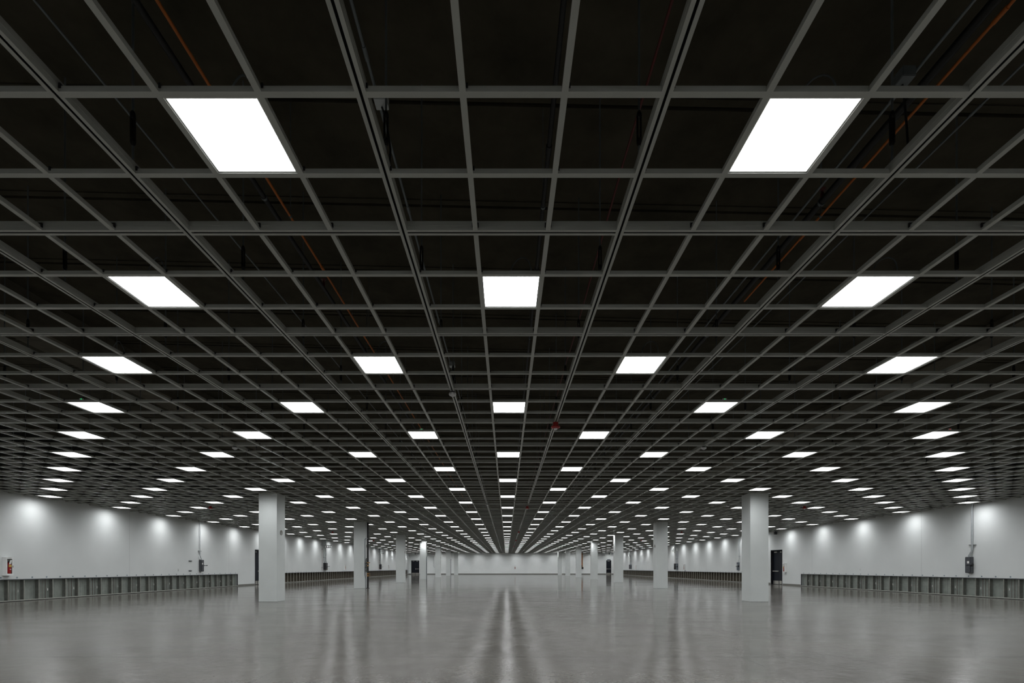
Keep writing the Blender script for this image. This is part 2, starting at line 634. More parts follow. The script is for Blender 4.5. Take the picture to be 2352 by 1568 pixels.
def tee(c, z=ZG):
    h = MIN_W / 2
    return [(c - h, z), (c + h, z), (c + h, z + 0.022), (c + h - 0.003, z + 0.024), (c + h - 0.003, z + MIN_H), (c - h + 0.003, z + MIN_H), (c - h + 0.003, z + 0.024), (c - h, z + 0.022)]


def minus(segs, holes):
    for (p, q) in holes:
        out = []
        for (a, b) in segs:
            if q <= a or p >= b:
                out.append((a, b))
            else:
                if p > a: out.append((a, p))
                if q < b: out.append((q, b))
        segs = out
    return segs


def col_holes(c, half, along):
    """stretches of a bar centred on c that a column takes up"""
    h = []
    for xs in (CLX, CRX):
        for (xr, d) in zip(xs, CD):
            xc = xr + CX
            if along == 'y' and abs(c - xc) < COLW / 2 + half:
                h.append((d - 0.004, d + COLW + 0.004))
            if along == 'x' and d - half < c < d + COLW + half:
                h.append((xc - COLW / 2 - 0.004, xc + COLW / 2 + 0.004))
    return h


def runs(segs):
    """group stretches that meet end to end (a column leaves a real gap)"""
    out = []
    for sg in segs:
        if out and sg[0] - out[-1][-1][1] < 0.3:
            out[-1].append(sg)
        else:
            out.append([sg])
    return out


def cuts(lo, hi, at, half):
    out, a = [], lo
    for p in at:
        if p - half > a:
            out.append((a, p - half))
        a = max(a, p + half)
    if hi > a:
        out.append((a, hi))
    return out


grid = tag(empty('ceiling_grid', ((XL + XR) / 2, 40, ZG)), 'dark grey suspended ceiling grid of slotted aluminium channels and square openings', 'ceiling grid')
GO = Vector((-(XL + XR) / 2, -40, -ZG))


def gpart(mbx, name, mats, parent=grid, fix=True):
    o = mbx.build(name, mats, parent, fix=fix)
    o.location = GO
    return o


for xx in XMAJ:
    for piece in runs(minus([(YF, YB)], col_holes(xx, MAJ_W / 2, 'y'))):
        m = MB()
        for (a, b) in piece:
            m.prism(channel(xx), 'y', a, b, inner=(2, 3, 4, 5, 6))  # slot interior blackened: its shade is put into the colour
        gpart(m, 'main_channel', ['grid', 'black'])
for i, yy in enumerate(YMAJ):
    for piece in runs(minus(cuts(XL, XR, XMAJ, MAJ_W / 2), col_holes(yy, MAJ_W / 2, 'x'))):
        m = MB()
        for (a, b) in piece:
            m.prism(channel(yy), 'x', a, b, inner=(2, 3, 4, 5, 6))  # inside faces black here too, standing for shade in the slot
        gpart(m, 'cross_channel', ['grid', 'black'])
for xx in XMIN:
    for piece in runs(minus(cuts(YF, YB, YMAJ, MAJ_W / 2), col_holes(xx, MIN_W / 2, 'y'))):
        m = MB()
        for (a, b) in piece:
            m.prism(tee(xx), 'y', a, b)
            if a < 14 and b > 0.5:                       # dark end clips on top, where the bar meets the channels
                for (yy, sg) in ((a, 1), (b, -1)):
                    m.box(xx - 0.028, xx + 0.028, yy, yy + sg * 0.012, ZG + 0.02, ZG + 0.055, 1)
        gpart(m, 'long_tee', ['grid', 'black'])
XALL = sorted([(p, MAJ_W / 2) for p in XMAJ] + [(p, MIN_W / 2) for p in XMIN])
far = MB()
nt_ = 0
for (yy, mj, n) in ylines:
    if mj:
        continue
    show = yy > 1.0 and nt_ < 100
    m = MB() if show else far
    a = XL
    for (p, h) in XALL + [(XR, 0)]:
        if p - h > a:
            for (u, v) in minus([(a, p - h)], col_holes(yy, MIN_W / 2, 'x')):
                m.prism(tee(yy), 'x', u, v)
            if yy < 14 and yy > 1:
                if abs(a) < 16 and a > XL:
                    m.box(a, a + 0.05, yy + 0.012, yy + 0.02, ZG + MIN_H, ZG + MIN_H + 0.018, 1)
                    m.box(a, a + 0.012, yy - 0.024, yy + 0.024, ZG + 0.02, ZG + 0.05, 1)
        a = p + h
    if show:
        gpart(m, 'cross_tee', ['grid', 'black'])
        nt_ += 1
tag(gpart(far, 'cross_tee', ['grid', 'black'], fix=False), kind='stuff')

# hanger rods with turnbuckles, on the channels
rods = []
for k in range(0, 16):
    d = (D0 + 1.0 + 2.45 * k) * G
    for xx in XMAJ:
        px = 1163.5 + (xx - CX) * F_PX / d
        if -60 < px < 2412:
            rods.append((d, xx))
rods.sort(key=lambda t: t[0])
rod_me, tb_me = None, None
for (d, xx) in rods[:98]:
    top = slab_z(xx) - ZG
    m = MB()
    m.tube([(0, 0, MAJ_H * 0.9), (0, 0, 0.26)], 0.0075, 8)
    m.tube([(0, 0, 0.42), (0, 0, top + 0.02)], 0.008, 8)
    m.lathe([(0.022, MAJ_H), (0.022, MAJ_H + 0.012), (0.012, MAJ_H + 0.013), (0.012, MAJ_H + 0.03)], (0, 0, 0), 6)
    r = gpart(m, 'hanger_rod', 'rod')
    r.location = GO + Vector((xx, d, ZG))
    if tb_me is None:
        t = MB()
        for s in (-1, 1):
            t.bbox(s * 0.005, s * 0.018, -0.010, 0.010, 0.235, 0.445, 0.003)
        t.lathe([(0.010, 0.215), (0.018, 0.232), (0.018, 0.262), (0.012, 0.27)], (0, 0, 0), 12)
        t.lathe([(0.012, 0.41), (0.018, 0.418), (0.018, 0.448), (0.010, 0.465)], (0, 0, 0), 12)
        tb = t.build('turnbuckle', 'blackpipe', r)
        tb_me = tb.data
    else:
        link('turnbuckle', tb_me, r)

# ---------------------------------------------------------------- columns
columns = []
for side, xs in ((-1, CLX), (1, CRX)):
    sn = 'left' if side < 0 else 'right'
    for j, (d, xr) in enumerate(zip(CD, xs)):
        xc = xr + CX
        columns.append((xc, d, side, j))
        m = MB()
        m.bbox(-COLW / 2, COLW / 2, 0, COLW, 0.0, ZG + 0.03, 0.006)
        o = m.build('square_column', 'column', loc=(xc, d, 0))
        m = MB()
        m.box(-COLW / 2 + 0.02, COLW / 2 - 0.02, 0.02, COLW - 0.02, ZG + 0.03, EYE + 4.478)
        m.build('bare_column_head', 'beam', o)['label'] = 'bare dark concrete above the ceiling grid'
        if j == 0:
            lab = 'white square column nearest the camera in the %s column row' % sn
        elif j == len(CD) - 1:
            lab = 'white square column standing just in front of the end wall, %s row' % sn
        else:
            lab = '%s white square column from the camera in the %s column row' % (ordinal(j + 1), sn)
        tag(o, lab, 'column', 'white columns of the %s row' % sn, 'thing')
        if not (side > 0 and j == 0):
            g = MB()
            fx = (COLW / 2) * (-side)
            s = -side
            g.lathe([(0.100, 0.0), (0.100, 0.012), (0.090, 0.016), (0.086, 0.010), (0.03, 0.010), (0.002, 0.010)], (0, 0, 0), 24, axis='x')
            if s < 0:
                g.v = [(-p[0], p[1], p[2]) for p in g.v]
            q = g.build('round_grille', 'grille', o, (fx, 0.36, 2.67))
            q['label'] = 'round grey grille'

# beams over the column rows
for side, xc in ((-1, -9.23 + CX), (1, 9.75 + CX)):
    m = MB()
    m.box(xc - 0.38, xc + 0.38, YF, YB, EYE + 4.48, slab_z(xc) + 0.05)
    tag(m.build('beam', 'beam'), kind='structure')

# ---------------------------------------------------------------- light panels
PW = 0.548 / 2
OW = 0.566 / 2
fm = MB()
z0, z1 = 0.006, 0.014
for (a, b, c, d) in ((-OW, -PW, -OW, OW), (PW, OW, -OW, OW), (-PW, PW, -OW, -PW), (-PW, PW, PW, OW)):
    fm.box(a, b, c, d, z0, z1, 0)
fm.box(-OW, OW, -OW, OW, 0.018, 0.055, 1)
fm.box(-0.10, 0.10, -0.06, 0.06, 0.055, 0.095, 1)
frame_me = fm.mesh('ceiling_light', ['rim', 'housing'])
dm = MB()
dm.add([(-PW, -PW, 0.012), (PW, -PW, 0.012), (PW, PW, 0.012), (-PW, PW, 0.012)], [(0, 3, 2, 1)])
diff_me = dm.mesh('diffuser', 'panel')

panels = []
for n in range(n0, n1):
    if n % 3:
        continue
    mrow = n // 3
    for i in range(-31, 35):
        if i % 6 != (3 if mrow % 2 == 0 else 0):
            continue
        x_, y_ = i * G, (D0 + n + 0.5) * G
        if x_ - G / 2 < XL or x_ + G / 2 > XR:
            continue
        if any(abs(x_ - xc) < G / 2 + COLW / 2 - 0.14 and abs(y_ - (yc + COLW / 2)) < G / 2 + COLW / 2 - 0.06 for (xc, yc, s, j) in columns):
            continue
        area = 0
        if y_ > 1.5:
            px = 1163.5 + (x_ - CX) * F_PX / y_
            py = 1303 - HC * F_PX / y_
            if -40 < px < 2392 and py > -30:
                area = 1 / y_ ** 3
                if not (0 < px < 2352):
                    area *= 0.4
        panels.append((area, i, mrow, x_, y_))
panels.sort(key=lambda t: (-t[0], abs(t[1])))
LEDS = {(-12, 3): 'green_led', (6, 3): 'green_led', (-3, 4): 'green_led', (15, 4): 'red_led'}
shown = panels[:300]
for (area, i, mrow, x_, y_) in shown:
    o = link('ceiling_light', frame_me, None, (x_, y_, ZG))
    link('diffuser', diff_me, o)
    row = ordinal(mrow + 1)
    if i == 0:
        pos = 'on the middle line of the hall'
    else:
        c = (abs(i) + 3) // 6 if mrow % 2 == 0 else abs(i) // 6
        pos = '%s %s of the middle line' % (ordinal(c), 'left' if i < 0 else 'right')
    tag(o, 'lit square ceiling light in the %s row, %s' % (row, pos), 'ceiling light', 'square ceiling lights set in the grid')
    if (i, mrow) in LEDS:
        t = MB()
        t.box(-0.035, 0.035, -OW - 0.052, -OW - 0.040, 0.030, 0.052)
        q = t.build('test_switch', 'sensor', o, (0.02, 0, 0))
        t = MB()
        t.lathe([(0.006, 0.0), (0.006, 0.006), (0.003, 0.009)], (0, 0, 0), 10, axis='y')
        t.v = [(p[0], -p[1], p[2]) for p in t.v]
        e = t.build('indicator_lamp', LEDS[(i, mrow)], q, (0, -OW - 0.052, 0.041))
        e['label'] = 'green pilot lamp' if 'green' in LEDS[(i, mrow)] else 'red pilot lamp'
    if mrow <= 2:
        t = MB()
        pts = []
        for k in range(15):
            a = PI * k / 14
            pts.append((0.10 + 0.11 * math.cos(a), -0.14 - 0.03 * math.sin(2 * a), 0.075 + 0.20 * math.sin(a)))
        t.tube(pts, 0.006, 8)
        t.build('flexible_cable', 'dimconduit', o)
rest = panels[300:]
m1, m2 = MB(), MB()
for (area, i, mrow, x_, y_) in rest:
    for (v, f, mi) in ((fm.v, fm.f, fm.mi),):
        o = len(m1.v)
        m1.v += [(p[0] + x_, p[1] + y_, p[2] + ZG) for p in v]
        m1.f += [[o + q for q in ff] for ff in f]
        m1.mi += mi
        m1.sm += [False] * len(f)
    m2.add([(p[0] + x_, p[1] + y_, p[2] + ZG) for p in dm.v], dm.f)
far_l = tag(m1.build('ceiling_light', ['rim', 'housing'], fix=False), 'lit ceiling lights of the most distant rows, tiny bright strips near the end wall', 'ceiling light', 'square ceiling lights set in the grid', 'stuff')
m2.build('diffuser', 'panel', far_l, fix=False)

# ---------------------------------------------------------------- return-air grilles low on the long walls
def grille(side, y0, y1, label, near):
    X = XL if side < 0 else XR
    inn = -side
    root = tag(empty('wall_grille', (X, (y0 + y1) / 2, 0)), label, 'wall grille', 'long mesh grilles low on the walls')
    O = (-X, -(y0 + y1) / 2, 0)

    def P(mbx, name, mats, fix=True):
        return mbx.build(name, mats, root, O, fix)

    def wb(m, p0, p1, a, b, z0, z1, mi=0):      # p: depth measured into the wall (+) from its face
        m.box(X + side * p0, X + side * p1, a, b, z0, z1, mi)
    nb = int(round((y1 - y0) / 0.61))
    pitch = (y1 - y0) / nb
    m = MB()
    wb(m, 0.185, 0.199, y0 + .003, y1 - .003, 0.003, GRILLE_H - 0.004)
    P(m, 'back_panel', 'backing' if near else 'brownback')
    m = MB()
    wb(m, -0.010, 0.05, y0 + 0.002, y1 - 0.002, GRILLE_H - 0.030, GRILLE_H - 0.003)
    P(m, 'top_rail', 'boxgrey')
    m = MB()
    wb(m, -0.010, 0.05, y0 + 0.002, y1 - 0.002, 0.024, 0.050)
    wb(m, 0.0, 0.05, y0 + 0.002, y1 - 0.002, 0.002, 0.024, 1)
    P(m, 'bottom_rail', ['flange', 'black'])
    m = MB()
    for yy in (y0 + 0.002, y1 - 0.016):
        wb(m, -0.012, 0.05, yy, yy + 0.014, 0.002, GRILLE_H - 0.003)
    P(m, 'end_cap', 'boxgrey')
    # welded wire
    m = MB()
    st = 0.0508 if near else 0.0762
    q = 0.0022 if near else 0.003
    z = 0.06
    while z < GRILLE_H - 0.035:
        wb(m, 0.004, 0.004 + 2 * q, y0 + .016, y1 - .016, z - q, z + q)
        z += st
    yy = y0 + st
    while yy < y1 - 0.02:
        wb(m, 0.004 + 2 * q, 0.004 + 4 * q, yy - q, yy + q, 0.05, GRILLE_H - 0.03)
        yy += st
    if near:
        P(m, 'wire_mesh', 'wire', False)
    for k in range(nb + 1):
        yy = y0 + k * pitch
        if k in (0, nb):
            continue
        m = MB()
        wb(m, 0.020, 0.184, yy - 0.002, yy + 0.004, 0.05, GRILLE_H - 0.03, 0)
        wb(m, 0.016, 0.020, yy - 0.030, yy + 0.010, 0.05, GRILLE_H - 0.03, 1)
        P(m, 'stud', ['stud' if near else 'brownback', 'flange'])  # darkened webs: the colour carries the shade between the studs
    for k in range(nb):
        yy = y0 + (k + 0.5) * pitch
        if near and k % 2 == 0:
            m = MB()
            for j in (-0.16, -0.03, 0.10):
                m.tube([(X + side * 0.15, yy + j, 0.03), (X + side * 0.15, yy + j, GRILLE_H - 0.02)], 0.007, 8)
            P(m, 'riser', 'maroon')['label'] = 'dark red vertical rods behind the mesh'
            m = MB()
            wb(m, 0.001, 0.003, yy + 0.03, yy + 0.06, 0.36, 0.46)
            P(m, 'tag', 'paper')['label'] = 'small white tag'
        m = MB()
        r = 0.034
        m.lathe([(r, -0.001), (r, 0.003), (r * 0.9, 0.004), (r * 0.36, 0.004), (r * 0.34, 0.008), (r * 0.1, 0.008)], (0, 0, 0), 18, axis='x', smooth=False)
        if inn < 0:
            m.v = [(-p[0], p[1], p[2]) for p in m.v]
        m.v = [(p[0] + X, p[1] + yy, p[2] + 0.925) for p in m.v]
        P(m, 'anchor_bolt', 'bluebolt')
    return root


grille(-1, *GR1[-1], 'long grey wire-mesh grille along the near left wall foot, under a fire cabinet', True)
grille(1, *GR1[1], 'long grey wire-mesh grille along the near right wall foot, under a single charcoal switch', True)
grille(-1, *GR2[-1], 'dark slatted grille along the far left wall foot, running behind the columns', False)
grille(1, *GR2[1], 'dark slatted grille along the far right wall foot, running behind the columns', False)


# ---------------------------------------------------------------- doors
def side_door(name, side):
    X = XL if side < 0 else XR
    y0, y1, h = DOOR[side]
    root = empty(name, (X, (y0 + y1) / 2, 0))
    root['kind'] = 'structure'
    O = (-X, -(y0 + y1) / 2, 0)

    def wb(m, p0, p1, a, b, z0, z1, mi=0):
        m.box(X + side * p0, X + side * p1, a, b, z0, z1, mi)
    m = MB()
    wb(m, -0.012, 0.199, y0 + .002, y0 + 0.05, 0.002, h - .002)
    wb(m, -0.012, 0.199, y1 - 0.05, y1 - .002, 0.002, h - .002)
    wb(m, -0.012, 0.199, y0 + 0.05, y1 - 0.05, h - 0.06, h - .002)
    m.build('door_frame', 'doorframe', root, O)
    ym = (y0 + y1) / 2 - 0.1
    for (a, b) in ((y0 + 0.055, ym - 0.003), (ym + 0.003, y1 - 0.055)):
        m = MB()
        m.bbox(X + side * 0.15, X + side * 0.195, a, b, 0.012, h - 0.065, 0.004)
        leaf = m.build('door_leaf', 'door', root, O)
        m = MB()
        wb(m, 0.146, 0.150, a + 0.04, b - 0.04, 0.03, 0.29)
        m.build('kick_plate', 'steel', leaf)
        m = MB()
        m.bbox(X + side * 0.10, X + side * 0.150, a + 0.25, b - 0.22, h - 0.21, h - 0.14, 0.006)
        m.build('door_closer', 'steel', leaf)
        if b > ym + 0.1:
            m = MB()
            m.bbox(X + side * 0.075, X + side * 0.115, a + 0.03, b - 0.03, 1.00, 1.07, 0.008)
            m.box(X + side * 0.115, X + side * 0.15, a + 0.03, a + 0.12, 0.99, 1.08)
            m.box(X + side * 0.115, X + side * 0.15, b - 0.12, b - 0.03, 0.99, 1.08)
            m.build('push_bar', 'steel', leaf)
    return root


side_door('door_1', -1)
side_door('door_2', 1)


def end_door(name, a, b, h, leaves):
    root = empty(name, ((a + b) / 2, YB, 0))
    root['kind'] = 'structure'
    O = (-(a + b) / 2, -YB, 0)
    m = MB()
    m.box(a + .002, a + 0.05, YB - 0.012, YB + 0.118, 0.002, h - .002)
    m.box(b - 0.05, b - .002, YB - 0.012, YB + 0.118, 0.002, h - .002)
    m.box(a + 0.05, b - 0.05, YB - 0.012, YB + 0.118, h - 0.05, h - .002)
    m.build('door_frame', 'doorframe', root, O)
    wd = (b - a - 0.104) / leaves
    for k in range(leaves):
        x0 = a + 0.052 + k * wd
        m = MB()
        m.bbox(x0 + .002, x0 + wd - .002, YB + 0.06, YB + 0.105, 0.012, h - 0.055, 0.004)
        leaf = m.build('door_leaf', 'door', root, O)
        m = MB()
        m.box(x0 + 0.03, x0 + wd - 0.03, YB + 0.055, YB + 0.060, 0.03, 0.29)
        m.build('kick_plate', 'steel', leaf)
        m = MB()
        m.bbox(x0 + wd * 0.25, x0 + wd * 0.75, YB + 0.01, YB + 0.060, h - 0.19, h - 0.12, 0.006)
        m.build('door_closer', 'steel', leaf)
        if k == leaves - 1:
            m = MB()
            m.bbox(x0 + 0.02, x0 + wd - 0.03, YB - 0.01, YB + 0.03, 1.00, 1.07, 0.008)
            m.box(x0 + 0.0, x0 + 0.08, YB + 0.03, YB + 0.06, 0.95, 1.14)
            m.box(x0 + wd - 0.11, x0 + wd - 0.03, YB + 0.03, YB + 0.06, 0.99, 1.08)
            m.build('push_bar', 'steel', leaf)
    return root


end_door('door_3', *BD1, 2)
end_door('door_4', *BD2, 1)
# box over the far right door
m = MB()
m.bbox((BD2[0] + BD2[1]) / 2 - 0.30, (BD2[0] + BD2[1]) / 2 + 0.34, YB - 0.12, YB - 0.001, BD2[2] + 0.02, BD2[2] + 0.2, 0.01)
o = m.build('door_operator', 'boxblue')
tag(o, 'grey box mounted on the end wall directly above the single dark door', 'door operator')


# ---------------------------------------------------------------- fire extinguisher cabinets
def cabinet(loc, rot, label):
    """built facing +x in its own frame: wall at x=0"""
    root = tag(empty('extinguisher_cabinet', loc), label, 'fire extinguisher cabinet', 'wall cabinets with a red extinguisher')
    root.rotation_euler = (0, 0, rot)
    W, Dp, H = 0.125, 0.15, 0.66
    m = MB()
    m.box(0, Dp, -W, -W + 0.012, 0, H)
    m.box(0, Dp, W - 0.012, W, 0, H)
    m.box(0, Dp, -W + .012, W - .012, 0, 0.012)
    m.box(0, Dp, -W + .012, W - .012, H - 0.012, H)
    m.box(0, 0.008, -W + .012, W - .012, 0.012, H - .012)
    m.box(0, Dp + 0.02, -W - 0.015, W + 0.015, H, H + 0.022)
    m.box(0, Dp + 0.015, -W - 0.012, W + 0.012, -0.02, 0)
    m.build('cabinet_body', 'white', root)
    m = MB()
    near_f, far_f = (0.04, 0.022) if rot > 1 else (0.022, 0.04)
    for (a, b, c, d) in ((-W, -W + near_f, 0, H), (W - far_f, W, 0, H), (-W + near_f, W - far_f, 0, 0.05), (-W + near_f, W - far_f, H - 0.05, H)):
        m.box(Dp, Dp + 0.012, a, b, c, d)
    dr = m.build('cabinet_door', 'white', root)
    m = MB()
    m.bbox(Dp + 0.012, Dp + 0.03, W - 0.024, W - 0.010, 0.28, 0.36, 0.003)
    m.build('latch', 'steel', dr)
    m = MB()
    m.lathe([(0.068, 0.055), (0.076, 0.07), (0.076, 0.37), (0.066, 0.41), (0.038, 0.445), (0.024, 0.455), (0.024, 0.49)], (0.070, 0, 0), 24)
    m.lathe([(0.055, 0.014), (0.066, 0.055)], (0.070, 0, 0), 20)
    ex = m.build('extinguisher', 'red', root, (0, 0.028 if rot <= 1 else -0.028, 0))
    m = MB()
    m.tube([(0.08, -0.03, 0.50), (0.10, 0.03, 0.55), (0.10, 0.075, 0.56)], 0.009, 8)
    m.tube([(0.08, -0.03, 0.49), (0.10, 0.04, 0.51), (0.10, 0.075, 0.51)], 0.008, 8)
    m.tube([(0.09, -0.02, 0.49), (0.10, -0.07, 0.47), (0.11, -0.08, 0.38), (0.11, -0.08, 0.25)], 0.010, 8)
    m.build('handle', 'black', ex)
    m = MB()
    m.box(0.140, 0.1485, -0.055, 0.045, 0.31, 0.38)
    m.build('instruction_label', 'yellow', ex)
    m = MB()
    m.add([(0.142, -0.05, 0.40), (0.142, 0.03, 0.42), (0.142, 0.07, 0.57), (0.142, -0.01, 0.56)], [(0, 1, 2, 3), (3, 2, 1, 0)])
    m.add([(0.144, -0.05, 0.40), (0.144, 0.03, 0.42), (0.144, 0.07, 0.57), (0.144, -0.01, 0.56)], [(0, 1, 2, 3)])
    m.build('inspection_tag', 'paper', ex)
    m = MB()
    m.box(0.143, 0.1485, -0.02, 0.035, 0.20, 0.225)
    m.build('sticker', 'paper', ex)
    return root


cabinet((XL, 18.52 * KD[-1], 1.03), 0, 'white extinguisher cabinet with red bottle on the near left wall')
cabinet((XR, 36.42 * KD[1], 0.97), PI, 'white extinguisher cabinet beside the double door on the right wall')
cabinet((XL, 57.1 * KD[-1], 1.03), 0, 'white extinguisher cabinet on the left wall, seen between the first two columns')
cabinet((XR, 56.9 * KD[1], 1.03), PI, 'white extinguisher cabinet on the right wall, seen between the first two columns')
cabinet((XL, 78.3 * KD[-1], 1.03), 0, 'small distant extinguisher cabinet on the left wall, between second and third columns')
cabinet((XR, 78.2 * KD[1], 1.03), PI, 'small distant extinguisher cabinet on the right wall, between second and third columns')
cabinet((1.64 + CX, YB, 1.0), -PI / 2, 'white extinguisher cabinet near the middle of the end wall')


# ---------------------------------------------------------------- electrical gear on the walls
class Wall:
    """helper frame on a long wall: p = distance out from the wall face, d = distance along the hall"""
    def __init__(s, side):
        s.side = side
        s.X = XL if side < 0 else XR

    def x(s, p):
        return s.X - s.side * p

    def box(s, m, p0, p1, a, b, z0, z1, r=0.008, mi=0):
        m.bbox(s.x(p0), s.x(p1), a, b, z0, z1, r, mi)

    def pt(s, p, d, z):
        return (s.x(p), d, z)


def disconnect(side, d, label, mat='boxgrey', z0=1.07, lever_out=True, conduits=1):
    d *= KD[side]
    W = Wall(side)
    root = tag(empty('disconnect_switch', (W.X, d, z0)), label, 'electrical switch', 'wall mounted disconnect switches')
    O = (-W.X, -d, -z0)
    h, dp, wd = 0.72, 0.16, 0.26

    def P(m, name, mats, par=root):
        return m.build(name, mats, par, O if par is root else (0, 0, 0))
    m = MB()
    W.box(m, 0, dp - 0.02, d, d + wd, z0, z0 + h)
    box_ = P(m, 'enclosure', mat)
    m = MB()
    W.box(m, dp - 0.02, dp, d + 0.008, d + wd - 0.008, z0 + 0.012, z0 + h - 0.012)
    door = P(m, 'cover', mat)
    m = MB()
    W.box(m, dp, dp + 0.003, d + 0.05, d + 0.15, z0 + 0.43, z0 + 0.53, 0.001)
    m.build('rating_label', 'paper', door)
    m = MB()
    W.box(m, dp, dp + 0.012, d + 0.08, d + 0.13, z0 + 0.34, z0 + 0.37, 0.003)
    m.build('latch', 'black', door)
    m = MB()
    e, q = (d + wd, 1) if side < 0 else (d, -1)
    m.lathe([(0.075, 0), (0.075, q * 0.02), (0.05, q * 0.035)], (W.x(dp * 0.55), e, z0 + 0.37), 16, axis='y')
    m.tube([W.pt(dp * 0.55, e + q * 0.03, z0 + 0.37), W.pt(dp + 0.16, e + q * 0.03, z0 + 0.37 - (0.03 if q < 0 else 0))], 0.016, 10)
    m.tube([W.pt(dp + 0.12, e + q * 0.03, z0 + 0.37 - (0.025 if q < 0 else 0)), W.pt(dp + 0.19, e + q * 0.03, z0 + 0.37 - (0.035 if q < 0 else 0))], 0.024, 10)
    P(m, 'lever', 'black')
    for c in range(conduits):
        m = MB()
        dd = d + 0.10 + 0.05 * c
        m.tube([W.pt(0.08, d + 0.12 + 0.05 * c, z0 + h - 0.01), W.pt(0.08, d + 0.12 + 0.05 * c, z0 + h + 0.06), W.pt(0.06, dd - 0.10, z0 + h + 0.26), W.pt(0.06, dd - 0.10, z0 + h + 0.36), W.pt(0.06, dd - 0.10, ZG + 0.3)], 0.020, 12)
        P(m, 'conduit', 'conduit')
    m = MB()
    W.box(m, 0, 0.045, d - 0.12, d + 0.2, z0 + h + 0.52, z0 + h + 0.56, 0.004)
    P(m, 'strut_clamp', 'galv')
    return root


disconnect(-1, 30.15, 'charcoal disconnect switch with side lever on the near left wall')
disconnect(1, 21.75, 'charcoal disconnect switch with white label on the near right wall', conduits=2)
disconnect(1, 43.6, 'slate grey disconnect switch with lever on the right wall, beside the nearest right column', 'boxblue')


